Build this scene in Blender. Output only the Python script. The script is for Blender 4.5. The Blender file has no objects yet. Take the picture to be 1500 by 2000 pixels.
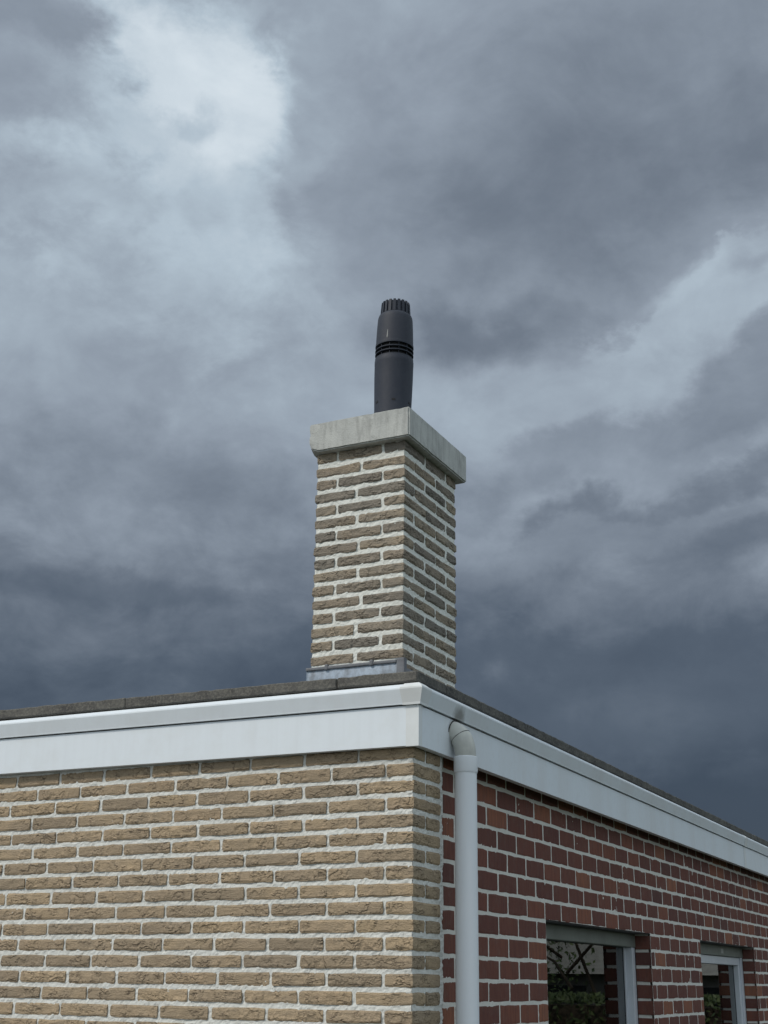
import bpy, bmesh, math, random
from mathutils import Vector, Matrix, noise as mnoise

scene = bpy.context.scene
C = bpy.context.collection
rnd = random.Random(11)

# ------------------------------------------------------------------ camera
CAM = Vector((2.0442, -4.3596, -0.7710))
RV = Vector((0.89641705, 0.44300469, 0.01353907))
UV = Vector((0.13797936, -0.30796939, 0.94133764))
FV = Vector((-0.42118661, 0.841963, 0.33719452))
FPX = 2551.09                      # focal length in pixels of the 1500 x 2000 picture
cam = bpy.data.cameras.new('camera')
cam.sensor_fit = 'VERTICAL'
cam.sensor_height = 36.0
cam.lens = 36.0 * FPX / 2000.0
cam.clip_end = 2000.0
cam.clip_start = 0.05
camo = bpy.data.objects.new('camera', cam)
C.objects.link(camo)
m = Matrix.Identity(4)
for i in range(3):
    m[i][0], m[i][1], m[i][2], m[i][3] = RV[i], UV[i], -FV[i], CAM[i]
camo.matrix_world = m
scene.camera = camo
scene.view_settings.view_transform = 'Standard'
scene.view_settings.look = 'None'
scene.view_settings.exposure = 0.0
scene.view_settings.gamma = 1.0
scene.view_settings.use_curve_mapping = False

# ------------------------------------------------------------------ sun
SUN = Vector((-0.34, -0.60, 0.72)).normalized()
sl = bpy.data.lights.new('sun', 'SUN')
sl.energy = 1.9
sl.angle = math.radians(10)
sl.color = (1.0, 0.935, 0.84)
so = bpy.data.objects.new('sun', sl)
C.objects.link(so)
so.rotation_euler = SUN.to_track_quat('Z', 'Y').to_euler()
so.location = SUN * 30


# ------------------------------------------------------------------ node helper
class NT:
    def __init__(s, tree):
        s.t = tree
        s.n = tree.nodes
        s.l = tree.links

    def new(s, typ, **kw):
        nd = s.n.new(typ)
        for k, v in kw.items():
            setattr(nd, k, v)
        return nd

    def put(s, sock, v):
        if isinstance(v, bpy.types.NodeSocket):
            s.l.new(v, sock)
        elif v is not None:
            sock.default_value = v

    def math(s, op, a, b=None, c=None, clamp=False):
        nd = s.new('ShaderNodeMath', operation=op, use_clamp=clamp)
        for i, v in enumerate((a, b, c)):
            if v is not None:
                s.put(nd.inputs[i], v)
        return nd.outputs[0]

    def vmath(s, op, a, b=None):
        nd = s.new('ShaderNodeVectorMath', operation=op)
        s.put(nd.inputs[0], a)
        if b is not None:
            s.put(nd.inputs[1], b)
        return nd.outputs['Value'] if op in ('LENGTH', 'DOT_PRODUCT') else nd.outputs[0]

    def noise(s, vec, scale, detail=4, rough=0.55, typ='FBM', lac=2.0, color=False, dist=0.0):
        nd = s.new('ShaderNodeTexNoise', noise_dimensions='3D', noise_type=typ)
        s.put(nd.inputs['Vector'], vec)
        nd.inputs['Scale'].default_value = scale
        nd.inputs['Detail'].default_value = detail
        nd.inputs['Roughness'].default_value = rough
        nd.inputs['Lacunarity'].default_value = lac
        nd.inputs['Distortion'].default_value = dist
        return nd.outputs['Color' if color else 0]

    def remap(s, v, a, b, c=0.0, d=1.0, interp='LINEAR'):
        nd = s.new('ShaderNodeMapRange', interpolation_type=interp)
        s.put(nd.inputs['Value'], v)
        for k, q in zip(('From Min', 'From Max', 'To Min', 'To Max'), (a, b, c, d)):
            s.put(nd.inputs[k], q)
        return nd.outputs[0]

    def mix(s, f, a, b, blend='MIX'):
        nd = s.new('ShaderNodeMix', data_type='RGBA', blend_type=blend)
        s.put(nd.inputs[0], f)
        s.put(nd.inputs[6], a)
        s.put(nd.inputs[7], b)
        return nd.outputs[2]

    def fmix(s, f, a, b):
        nd = s.new('ShaderNodeMix', data_type='FLOAT')
        s.put(nd.inputs[0], f)
        s.put(nd.inputs[2], a)
        s.put(nd.inputs[3], b)
        return nd.outputs[0]

    def ramp(s, f, stops, interp='LINEAR'):
        nd = s.new('ShaderNodeValToRGB')
        nd.color_ramp.interpolation = interp
        el = nd.color_ramp.elements
        while len(el) < len(stops):
            el.new(0.5)
        for e, (p, c) in zip(el, stops):
            e.position = p
            e.color = (c[0], c[1], c[2], 1)
        s.put(nd.inputs[0], f)
        return nd.outputs[0]


def lin(r, g, b):
    f = lambda c: (c / 255 / 12.92) if c / 255 <= 0.04045 else ((c / 255 + 0.055) / 1.055) ** 2.4
    return (f(r), f(g), f(b))


# ------------------------------------------------------------------ world: storm sky
world = bpy.data.worlds.new('World')
scene.world = world
world.use_nodes = True
W = NT(world.node_tree)
W.n.clear()
tc = W.new('ShaderNodeTexCoord')
D = tc.outputs['Generated']
sep = W.new('ShaderNodeSeparateXYZ')
W.l.new(D, sep.inputs[0])
AZ0 = math.radians(26.58)
az = W.math('SUBTRACT', W.math('ARCTAN2', W.math('MULTIPLY', sep.outputs[0], -1.0), sep.outputs[1]), AZ0)
# keep the angle in -pi..pi
az = W.math('WRAP', az, math.pi, -math.pi)
el = W.math('ARCSINE', sep.outputs[2])
ucoord = W.math('MULTIPLY', W.math('MULTIPLY', az, -1.0), W.math('COSINE', el))
comb = W.new('ShaderNodeCombineXYZ')
W.l.new(ucoord, comb.inputs[0])
W.l.new(el, comb.inputs[1])
SKYUV = comb.outputs[0]
wa = W.vmath('SUBTRACT', W.noise(D, 5.0, 3, 0.5, color=True), (0.5, 0.5, 0.5))
wb = W.vmath('SUBTRACT', W.noise(D, 18.0, 5, 0.6, color=True), (0.5, 0.5, 0.5))


def warp(a, b):
    def sc(v, k):
        nd = W.new('ShaderNodeVectorMath', operation='SCALE')
        W.l.new(v, nd.inputs[0])
        nd.inputs[3].default_value = k
        return nd.outputs[0]
    v = W.vmath('ADD', W.vmath('ADD', SKYUV, sc(wa, a)), sc(wb, b))
    return W.vmath('MULTIPLY', v, (1, 1, 0))


WARPS = {0: warp(0.05, 0.02), 1: warp(0.12, 0.04)}


def skyuv(px, py):
    d = (FV * FPX + RV * (px - 750) - UV * (py - 1000)).normalized()
    a = math.atan2(-d.x, d.y) - AZ0
    e = math.asin(d.z)
    return -a * math.cos(e), e


# each cloud mass: centre and radii (as seen in the photograph, turned into sky
# directions), tilt, grey level, opacity, inner plateau, raggedness of its edge
CLOUDS = [
    (750, 700, 3000, 2300, 0, 0.625, 1.00, 0.45, 0.0),
    (750, 1830, 4200, 1010, 0, 0.235, 1.00, 0.22, 0.22),
    # upper left: bright break with grey shreds
    (330, 250, 430, 440, -10, 0.80, 0.95, 0.10, 0.9),
    (370, 170, 330, 190, 10, 0.89, 0.85, 0.2, 1.25),
    (430, 540, 330, 330, 0, 0.745, 0.7, 0.0, 0.8),
    (120, 640, 420, 200, 0, 0.67, 0.5, 0.1, 0.8),
    (40, 50, 220, 110, -12, 0.56, 0.95, 0.15, 0.9),
    (30, 190, 170, 90, 5, 0.60, 0.85, 0.15, 1.0),
    (235, 235, 130, 55, 20, 0.72, 0.6, 0.1, 1.0),
    (330, 210, 60, 30, 35, 0.70, 0.6, 0.1, 1.0),
    (120, 390, 230, 90, 0, 0.64, 0.6, 0.1, 0.9),
    (330, 400, 200, 70, 8, 0.69, 0.5, 0.1, 0.9),
    # upper right: broad dark sheet with a lit left margin
    (880, 150, 350, 500, 10, 0.615, 0.95, 0.72, 0.35),
    (1300, 210, 900, 430, 14, 0.50, 0.97, 0.10, 0.25),
    (1120, 400, 560, 170, 14, 0.475, 0.75, 0.0, 0.5),
    (700, 420, 190, 130, -25, 0.575, 0.6, 0.2, 0.7),
    (610, 320, 90, 60, 30, 0.68, 0.6, 0.0, 1.0),
    (570, 390, 60, 90, 20, 0.555, 0.55, 0.0, 1.0),
    # right: lit heaps
    (1390, 620, 270, 150, 18, 0.685, 0.95, 0.84, 0.65),
    (1310, 545, 110, 45, 25, 0.72, 0.7, 0.2, 0.9),
    (1500, 430, 150, 60, 35, 0.62, 0.6, 0.1, 0.9),
    (1470, 520, 60, 35, 20, 0.56, 0.6, 0.1, 1.0),
    (1120, 790, 470, 120, 12, 0.635, 0.85, 0.2, 0.8),
    (860, 775, 200, 70, -10, 0.66, 0.7, 0.1, 0.9),
    (830, 520, 130, 60, 20, 0.625, 0.5, 0.1, 1.0),
    (960, 648, 240, 100, -6, 0.45, 0.92, 0.1, 0.5),
    (1090, 610, 120, 45, -10, 0.52, 0.6, 0.1, 0.9),
    (1440, 780, 230, 110, 30, 0.53, 0.9, 0.5, 0.8),
    (1220, 890, 300, 75, 8, 0.515, 0.8, 0.4, 0.8),
    (1120, 960, 260, 60, 4, 0.57, 0.7, 0.2, 0.9),
    (1440, 960, 260, 70, 12, 0.45, 0.7, 0.2, 0.9),
    (1350, 905, 110, 30, 10, 0.575, 0.6, 0.1, 1.0),
    (960, 985, 180, 45, 0, 0.50, 0.6, 0.2, 0.9),
    # low rolls over the rain band
    (1080, 1030, 210, 40, 6, 0.44, 0.7, 0.2, 0.9),
    (1290, 1020, 330, 45, 6, 0.455, 0.7, 0.2, 0.9),
    (1240, 1072, 420, 46, 2, 0.52, 0.8, 0.5, 0.8),
    (1460, 1090, 200, 45, 0, 0.40, 0.6, 0.2, 0.9),
    (1160, 1390, 480, 130, 0, 0.40, 0.75, 0.1, 0.7),
    (1330, 1290, 300, 60, 4, 0.335, 0.7, 0.2, 0.8),
    (980, 1250, 200, 45, 0, 0.335, 0.6, 0.2, 0.8),
    (1490, 1600, 300, 150, 20, 0.25, 0.9, 0.1, 0.4),
    (330, 940, 520, 140, 0, 0.475, 0.6, 0.0, 0.6),
    (120, 780, 300, 70, 0, 0.625, 0.5, 0.1, 0.9),
    (240, 1165, 420, 45, 0, 0.355, 0.5, 0.2, 0.8),
]
# general rolling of an overcast sky, all the way round
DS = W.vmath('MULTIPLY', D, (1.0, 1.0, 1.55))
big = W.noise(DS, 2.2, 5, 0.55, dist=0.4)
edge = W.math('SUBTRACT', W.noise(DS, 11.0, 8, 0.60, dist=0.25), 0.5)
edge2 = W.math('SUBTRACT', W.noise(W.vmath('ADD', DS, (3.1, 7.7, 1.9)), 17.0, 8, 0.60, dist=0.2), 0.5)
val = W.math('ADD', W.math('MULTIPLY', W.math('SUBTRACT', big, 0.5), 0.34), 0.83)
for n_, (cx, cy, rx, ry, rot, v, op, inner, rag) in enumerate(CLOUDS):
    u, e = skyuv(cx, cy)
    mp = W.new('ShaderNodeMapping', vector_type='TEXTURE')
    W.l.new(WARPS[0 if rag < 0.3 else 1], mp.inputs[0])
    mp.inputs[1].default_value = (u, e, 0)
    mp.inputs[2].default_value = (0, 0, math.radians(rot))
    mp.inputs[3].default_value = (rx / FPX, ry / FPX, 1)
    ln = W.vmath('LENGTH', mp.outputs[0])
    if rag:
        ln = W.math('MULTIPLY_ADD', edge if n_ % 2 else edge2, rag * 2.2, ln)
    mk = W.remap(ln, inner, 1.0, op, 0.0, 'SMOOTHSTEP')
    val = W.fmix(mk, val, v)
det = W.noise(W.vmath('ADD', DS, (9.0, 2.0, 5.0)), 9.0, 9, 0.58, dist=0.5)
det2 = W.noise(DS, 30.0, 7, 0.6, dist=0.3)
amp = W.remap(val, 0.28, 0.7, 0.09, 0.23)
val = W.math('ADD', val, W.math('MULTIPLY', W.math('SUBTRACT', det, 0.5), amp))
val = W.math('ADD', val, W.math('MULTIPLY', W.math('SUBTRACT', det2, 0.5), W.math('MULTIPLY', amp, 0.35)))
cloudc = W.ramp(val, [(0.0, lin(42, 51, 65)), (0.25, lin(60, 71, 86)), (0.36, lin(84, 95, 109)),
                      (0.48, lin(114, 124, 137)), (0.60, lin(146, 157, 170)), (0.75, lin(180, 195, 207)),
                      (0.90, lin(214, 225, 233)), (1.0, lin(232, 238, 243))])
# below the horizon: dim ground tone
sky = W.new('ShaderNodeTexSky', sky_type='NISHITA')
sky.sun_disc = False
sky.sun_elevation = math.asin(SUN.z)
sky.sun_rotation = math.atan2(SUN.x, SUN.y)
skyc = W.mix(1.0, sky.outputs[0], (0.1, 0.1, 0.1, 1), 'MULTIPLY')
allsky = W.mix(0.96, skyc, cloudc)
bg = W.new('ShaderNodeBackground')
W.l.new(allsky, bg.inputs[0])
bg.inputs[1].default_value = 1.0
wo = W.new('ShaderNodeOutputWorld')
W.l.new(bg.outputs[0], wo.inputs[0])
world.cycles.sampling_method = 'MANUAL'
world.cycles.sample_map_resolution = 512


# ------------------------------------------------------------------ materials
def mat(name):
    mt = bpy.data.materials.new(name)
    mt.use_nodes = True
    T = NT(mt.node_tree)
    T.n.clear()
    b = T.new('ShaderNodeBsdfPrincipled')
    o = T.new('ShaderNodeOutputMaterial')
    T.l.new(b.outputs[0], o.inputs[0])
    return mt, T, b


def bump(T, b, h, strength, dist):
    nd = T.new('ShaderNodeBump')
    nd.inputs['Strength'].default_value = strength
    nd.inputs['Distance'].default_value = dist
    T.put(nd.inputs['Height'], h)
    T.l.new(nd.outputs[0], b.inputs['Normal'])


def objcoord(T, rand=True):
    t = T.new('ShaderNodeTexCoord').outputs['Object']
    if not rand:
        return t, None
    oi = T.new('ShaderNodeObjectInfo')
    sc = T.new('ShaderNodeVectorMath', operation='SCALE')
    sc.inputs[0].default_value = (37.0, 51.0, 23.0)
    T.l.new(oi.outputs['Random'], sc.inputs[3])
    return T.vmath('ADD', t, sc.outputs[0]), oi.outputs['Random']


def brick_material(name, stops, grey, streak, crease=0.0060, crease_scale=20.0, grain=0.0016):
    mt, T, b = mat(name)
    v, r = objcoord(T)
    base = T.ramp(r, stops)
    st = T.vmath('MULTIPLY', v, (0.55, 0.55, 1.4))
    n1 = T.noise(st, 14, 4, 0.6)
    col = T.mix(T.remap(n1, 0.42, 0.72, 0, 0.7), base, grey)
    n2 = T.noise(v, 70, 4, 0.65)
    col = T.mix(T.remap(n2, 0.3, 0.75, 0.0, 0.45), col, streak)
    n3 = T.noise(v, 420, 3, 0.6)
    dk = T.remap(n3, 0.25, 0.75, 0.78, 1.18)
    mul = T.new('ShaderNodeVectorMath', operation='SCALE')
    T.l.new(col, mul.inputs[0])
    T.l.new(dk, mul.inputs[3])
    T.l.new(mul.outputs[0], b.inputs['Base Color'])
    b.inputs['Roughness'].default_value = 0.93
    b.inputs['Specular IOR Level'].default_value = 0.15
    wv = T.vmath('ADD', st, T.vmath('MULTIPLY', T.noise(v, 18, 3, 0.6, color=True), (0.05, 0.05, 0.05)))
    # folded clay: flat faces broken by short wandering folds and drag lines
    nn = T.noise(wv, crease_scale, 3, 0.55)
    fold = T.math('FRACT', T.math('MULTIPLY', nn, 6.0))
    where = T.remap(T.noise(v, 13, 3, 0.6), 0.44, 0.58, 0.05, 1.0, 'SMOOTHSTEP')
    h = T.math('MULTIPLY', T.math('MULTIPLY', T.remap(fold, 0.0, 0.35, 0.0, 1.0), where), crease)
    drag = T.noise(T.vmath('MULTIPLY', wv, (1.0, 1.0, 2.6)), 55, 4, 0.65)
    h = T.math('ADD', h, T.math('MULTIPLY', drag, crease * 0.9))
    h = T.math('ADD', h, T.math('MULTIPLY', n3, grain))
    # self-shadow of the folds, painted dark into the brick colour
    fold_shade = T.math('MULTIPLY', T.remap(fold, 0.0, 0.16, 1.0, 0.0), T.math('MULTIPLY', where, 0.8))
    mul2 = T.mix(fold_shade, mul.outputs[0], (0.075, 0.06, 0.048, 1))
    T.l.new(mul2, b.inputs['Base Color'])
    bump(T, b, h, 1.0, 1.0)
    return mt


M = {}
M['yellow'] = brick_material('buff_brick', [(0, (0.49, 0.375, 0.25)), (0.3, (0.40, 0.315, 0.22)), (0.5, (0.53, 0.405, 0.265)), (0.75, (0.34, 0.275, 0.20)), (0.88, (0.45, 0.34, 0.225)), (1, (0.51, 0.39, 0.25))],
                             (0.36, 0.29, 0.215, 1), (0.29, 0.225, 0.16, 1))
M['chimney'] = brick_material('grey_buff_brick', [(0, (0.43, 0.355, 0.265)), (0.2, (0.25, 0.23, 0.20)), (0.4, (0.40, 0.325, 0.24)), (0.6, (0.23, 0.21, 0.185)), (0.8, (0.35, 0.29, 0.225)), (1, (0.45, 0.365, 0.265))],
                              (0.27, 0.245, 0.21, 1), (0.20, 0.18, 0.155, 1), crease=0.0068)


def red_material():
    mt, T, b = mat('red_brick')
    v, r = objcoord(T)
    base = T.ramp(r, [(0, (0.120, 0.056, 0.048)), (0.25, (0.185, 0.074, 0.054)), (0.5, (0.145, 0.060, 0.048)), (0.8, (0.205, 0.080, 0.056)), (0.92, (0.25, 0.098, 0.062)), (1, (0.31, 0.13, 0.075))])
    st = T.vmath('MULTIPLY', v, (1.0, 1.0, 0.12))
    n1 = T.noise(st, 90, 4, 0.6)
    col = T.mix(T.remap(n1, 0.4, 0.75, 0, 0.55), base, (0.085, 0.040, 0.038, 1))
    n2 = T.noise(v, 25, 3, 0.6)
    col = T.mix(T.remap(n2, 0.5, 0.8, 0, 0.4), col, (0.17, 0.115, 0.10, 1))
    T.l.new(col, b.inputs['Base Color'])
    b.inputs['Roughness'].default_value = 0.85
    b.inputs['Specular IOR Level'].default_value = 0.25
    h = T.math('ADD', T.math('MULTIPLY', n1, 0.0016), T.math('MULTIPLY', T.noise(v, 300, 3, 0.6), 0.0006))
    bump(T, b, h, 1.0, 1.0)
    return mt


M['red'] = red_material()


def mortar_material(name, c1, c2, c3):
    mt, T, b = mat(name)
    v, _ = objcoord(T, False)
    n1 = T.noise(v, 6, 5, 0.6)
    col = T.mix(T.remap(n1, 0.35, 0.7), c1, c2)
    n2 = T.noise(v, 60, 4, 0.65)
    col = T.mix(T.remap(n2, 0.5, 0.75, 0, 0.6), col, c3)
    T.l.new(col, b.inputs['Base Color'])
    b.inputs['Roughness'].default_value = 0.95
    b.inputs['Specular IOR Level'].default_value = 0.1
    h = T.math('ADD', T.math('MULTIPLY', n2, 0.0018), T.math('MULTIPLY', T.noise(v, 500, 3, 0.6), 0.0005))
    bump(T, b, h, 1.0, 1.0)
    return mt


M['mortar'] = mortar_material('pale_mortar', (0.68, 0.685, 0.65, 1), (0.75, 0.755, 0.72, 1), (0.60, 0.605, 0.58, 1))
M['mortar_chimney'] = mortar_material('white_mortar', (0.75, 0.76, 0.715, 1), (0.80, 0.81, 0.765, 1), (0.66, 0.67, 0.635, 1))
M['mortar_red'] = mortar_material('grey_mortar', (0.68, 0.665, 0.615, 1), (0.75, 0.735, 0.68, 1), (0.58, 0.565, 0.52, 1))


def simple(name, col, rough=0.6, col2=None, nscale=8.0, lo=0.4, hi=0.7, stretch=(1, 1, 1), spec=0.5, bumpd=0.0, bscale=60.0, metal=0.0, fine=None):
    mt, T, b = mat(name)
    v, _ = objcoord(T, False)
    c = (*col, 1)
    if col2:
        n = T.noise(T.vmath('MULTIPLY', v, stretch), nscale, 5, 0.6)
        c = T.mix(T.remap(n, lo, hi), c, (*col2, 1))
    if fine:
        n = T.noise(v, fine[0], 4, 0.65)
        c = T.mix(T.remap(n, 0.45, 0.8, 0, fine[2]), c, (*fine[1], 1))
    T.put(b.inputs['Base Color'], c)
    b.inputs['Roughness'].default_value = rough
    b.inputs['Specular IOR Level'].default_value = spec
    b.inputs['Metallic'].default_value = metal
    if bumpd:
        bump(T, b, T.math('MULTIPLY', T.noise(v, bscale, 5, 0.65), bumpd), 1.0, 1.0)
    return mt


M['white'] = simple('white_coated_board', (0.78, 0.835, 0.885), 0.42, (0.74, 0.79, 0.835), 26.0, 0.45, 0.85, (1, 1, 0.06), fine=(9, (0.66, 0.68, 0.68), 0.35))
M['white_warm'] = simple('white_corner_plastic', (0.77, 0.80, 0.815), 0.45, (0.69, 0.71, 0.71), 6.0)


def stained_white():
    # board next to the outlet: soot-like dirt fans out round the pipe entry
    mt, T, b = mat('stained_white_board')
    v = T.new('ShaderNodeNewGeometry').outputs['Position']
    n = T.noise(T.vmath('MULTIPLY', v, (1, 1, 0.15)), 3.0, 5, 0.6)
    col = T.mix(T.remap(n, 0.45, 0.8), (0.78, 0.835, 0.885, 1), (0.70, 0.71, 0.72, 1))
    d = T.vmath('SUBTRACT', v, (0.05, 0.315, 0.195))
    d = T.vmath('ADD', d, T.vmath('MULTIPLY', T.vmath('SUBTRACT', T.noise(v, 25, 4, 0.6, color=True), (0.5, 0.5, 0.5)), (0.06, 0.06, 0.06)))
    r = T.vmath('LENGTH', T.vmath('MULTIPLY', d, (0.4, 0.9, 1.0)))
    col = T.mix(T.remap(r, 0.015, 0.065, 0.75, 0.0, 'SMOOTHSTEP'), col, (0.16, 0.15, 0.13, 1))
    n2 = T.noise(v, 30, 4, 0.6)
    col = T.mix(T.remap(n2, 0.5, 0.8, 0, 0.15), col, (0.5, 0.5, 0.48, 1))
    T.l.new(col, b.inputs['Base Color'])
    b.inputs['Roughness'].default_value = 0.42
    return mt


M['white_stained'] = stained_white()
M['coping'] = simple('dark_concrete', (0.13, 0.125, 0.115), 0.9, (0.075, 0.072, 0.07), 12, 0.35, 0.65, bumpd=0.004, bscale=90, spec=0.2, fine=(110, (0.26, 0.25, 0.21), 0.7))


def cap_material():
    mt, T, b = mat('cast_concrete')
    v, _ = objcoord(T, False)
    n1 = T.noise(v, 9, 5, 0.6)
    col = T.mix(T.remap(n1, 0.35, 0.7), (0.57, 0.58, 0.555, 1), (0.46, 0.47, 0.455, 1))
    n2 = T.noise(T.vmath('MULTIPLY', v, (1, 1, 0.2)), 40, 4, 0.6)
    col = T.mix(T.remap(n2, 0.45, 0.75, 0, 0.65), col, (0.27, 0.27, 0.26, 1))
    col = T.mix(T.remap(T.noise(v, 120, 3, 0.6), 0.62, 0.72, 0, 0.5), col, (0.20, 0.20, 0.19, 1))
    vo = T.new('ShaderNodeTexVoronoi', voronoi_dimensions='3D', feature='F1')
    T.l.new(T.vmath('ADD', v, T.vmath('MULTIPLY', T.noise(v, 90, 3, 0.6, color=True), (0.012, 0.012, 0.012))), vo.inputs['Vector'])
    vo.inputs['Scale'].default_value = 34
    pick = T.new('ShaderNodeSeparateColor')
    T.l.new(vo.outputs['Color'], pick.inputs[0])
    rad = T.remap(pick.outputs[0], 0.45, 1.0, 0.0, 0.19)
    pit = T.math('LESS_THAN', vo.outputs['Distance'], rad)
    T.l.new(col, b.inputs['Base Color'])
    b.inputs['Roughness'].default_value = 0.92
    b.inputs['Specular IOR Level'].default_value = 0.2
    h = T.math('SUBTRACT', T.math('MULTIPLY', T.noise(v, 140, 4, 0.6), 0.0016), T.math('MULTIPLY', pit, 0.006))
    bump(T, b, h, 1.0, 1.0)
    return mt


M['cap'] = cap_material()
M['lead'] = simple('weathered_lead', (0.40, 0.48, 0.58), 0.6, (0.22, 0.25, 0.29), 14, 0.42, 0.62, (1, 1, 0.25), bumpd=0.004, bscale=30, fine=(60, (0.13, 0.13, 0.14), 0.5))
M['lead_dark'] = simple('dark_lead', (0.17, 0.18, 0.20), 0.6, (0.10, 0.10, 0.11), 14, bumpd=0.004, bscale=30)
M['flue'] = simple('charcoal_plastic', (0.029, 0.035, 0.052), 0.62, (0.040, 0.046, 0.062), 9, 0.4, 0.75, (1, 1, 0.4), spec=0.35, fine=(45, (0.10, 0.10, 0.105), 0.12), bumpd=0.0005, bscale=200)
M['flue_dark'] = simple('black_plastic', (0.012, 0.012, 0.015), 0.7)
M['scuff'] = simple('pale_mark', (0.45, 0.45, 0.43), 0.8)
M['pvc'] = simple('blue_grey_pvc', (0.86, 0.89, 0.93), 0.42, (0.81, 0.84, 0.88), 3, 0.4, 0.7, (1, 1, 0.1))
M['pvc_old'] = simple('yellowed_grey_pvc', (0.60, 0.60, 0.55), 0.45, (0.44, 0.44, 0.41), 12, 0.4, 0.7)
M['dark'] = simple('black_gap', (0.02, 0.02, 0.022), 0.8)
M['steel'] = simple('painted_lintel_steel', (0.05, 0.05, 0.052), 0.6)
M['frame'] = simple('white_window_plastic', (0.66, 0.69, 0.74), 0.35, (0.58, 0.61, 0.66), 5)
M['frame_green'] = simple('grey_green_shutter_box', (0.20, 0.215, 0.19), 0.5, (0.16, 0.17, 0.15), 8)
M['gasket'] = simple('black_rubber', (0.018, 0.02, 0.024), 0.6)
M['core'] = simple('block_wall', (0.40, 0.39, 0.37), 0.95, (0.33, 0.33, 0.31), 10)
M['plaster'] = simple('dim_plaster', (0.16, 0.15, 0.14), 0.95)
M['roofing'] = simple('roof_felt', (0.06, 0.06, 0.062), 0.95, (0.09, 0.09, 0.09), 20, bumpd=0.004, bscale=150)
M['grass'] = simple('lawn_grass', (0.045, 0.06, 0.025), 0.95, (0.035, 0.045, 0.02), 3, bumpd=0.03, bscale=60, spec=0.1)
M['paving'] = simple('paving', (0.15, 0.145, 0.14), 0.9, (0.11, 0.108, 0.104), 8, bumpd=0.004, bscale=70)
M['bounce_terrace'] = simple('pale_bounce_paving', (0.21, 0.20, 0.19), 0.9, (0.16, 0.155, 0.15), 6, bumpd=0.004, bscale=70)
M['bark'] = simple('bark', (0.09, 0.07, 0.05), 0.95, (0.05, 0.04, 0.03), 20, bumpd=0.02, bscale=40)
M['rooftile'] = simple('pale_roof_tile', (0.27, 0.27, 0.255), 0.85, (0.20, 0.20, 0.19), 8)
M['fence'] = simple('dark_fence_paint', (0.035, 0.037, 0.042), 0.7)
M['render'] = simple('grey_render', (0.22, 0.21, 0.20), 0.9)


def leaf_material(name, c1, c2):
    mt, T, b = mat(name)
    g = T.new('ShaderNodeNewGeometry')
    col = T.mix(g.outputs['Random Per Island'], (*c1, 1), (*c2, 1))
    T.l.new(col, b.inputs['Base Color'])
    b.inputs['Roughness'].default_value = 0.55
    return mt


M['leaf'] = leaf_material('tree_leaf', (0.05, 0.09, 0.025), (0.11, 0.16, 0.05))
M['hedge'] = leaf_material('hedge_leaf', (0.04, 0.07, 0.02), (0.09, 0.125, 0.04))


def glass_material():
    mt = bpy.data.materials.new('window_glass')
    mt.use_nodes = True
    T = NT(mt.node_tree)
    T.n.clear()
    o = T.new('ShaderNodeOutputMaterial')
    tr = T.new('ShaderNodeBsdfTransparent')
    tr.inputs[0].default_value = (0.72, 0.76, 0.74, 1)
    gl = T.new('ShaderNodeBsdfGlossy')
    gl.inputs['Roughness'].default_value = 0.0
    gl.inputs['Color'].default_value = (0.95, 0.97, 0.96, 1)
    fr = T.new('ShaderNodeFresnel')
    fr.inputs[0].default_value = 1.55
    mx = T.new('ShaderNodeMixShader')
    T.l.new(fr.outputs[0], mx.inputs[0])
    T.l.new(tr.outputs[0], mx.inputs[1])
    T.l.new(gl.outputs[0], mx.inputs[2])
    T.l.new(mx.outputs[0], o.inputs[0])
    return mt


M['glass'] = glass_material()


# ------------------------------------------------------------------ object helpers
def link(name, me, material=None, parent=None, kind=None):
    o = bpy.data.objects.new(name, me)
    C.objects.link(o)
    if material is not None and me is not None and not me.materials:
        me.materials.append(material)
    if parent is not None:
        o.parent = parent
    if kind:
        o['kind'] = kind
    return o


def thing(name, label, cat, loc=(0, 0, 0), group=None):
    o = bpy.data.objects.new(name, None)
    C.objects.link(o)
    o.location = loc
    o.empty_display_size = 0.2
    o['label'] = label
    o['category'] = cat
    if group:
        o['group'] = group
    return o


def mesh(name, verts, faces, smooth=False):
    me = bpy.data.meshes.new(name)
    me.from_pydata(verts, [], faces)
    me.update()
    if smooth:
        me.polygons.foreach_set('use_smooth', [True] * len(me.polygons))
    return me


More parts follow.
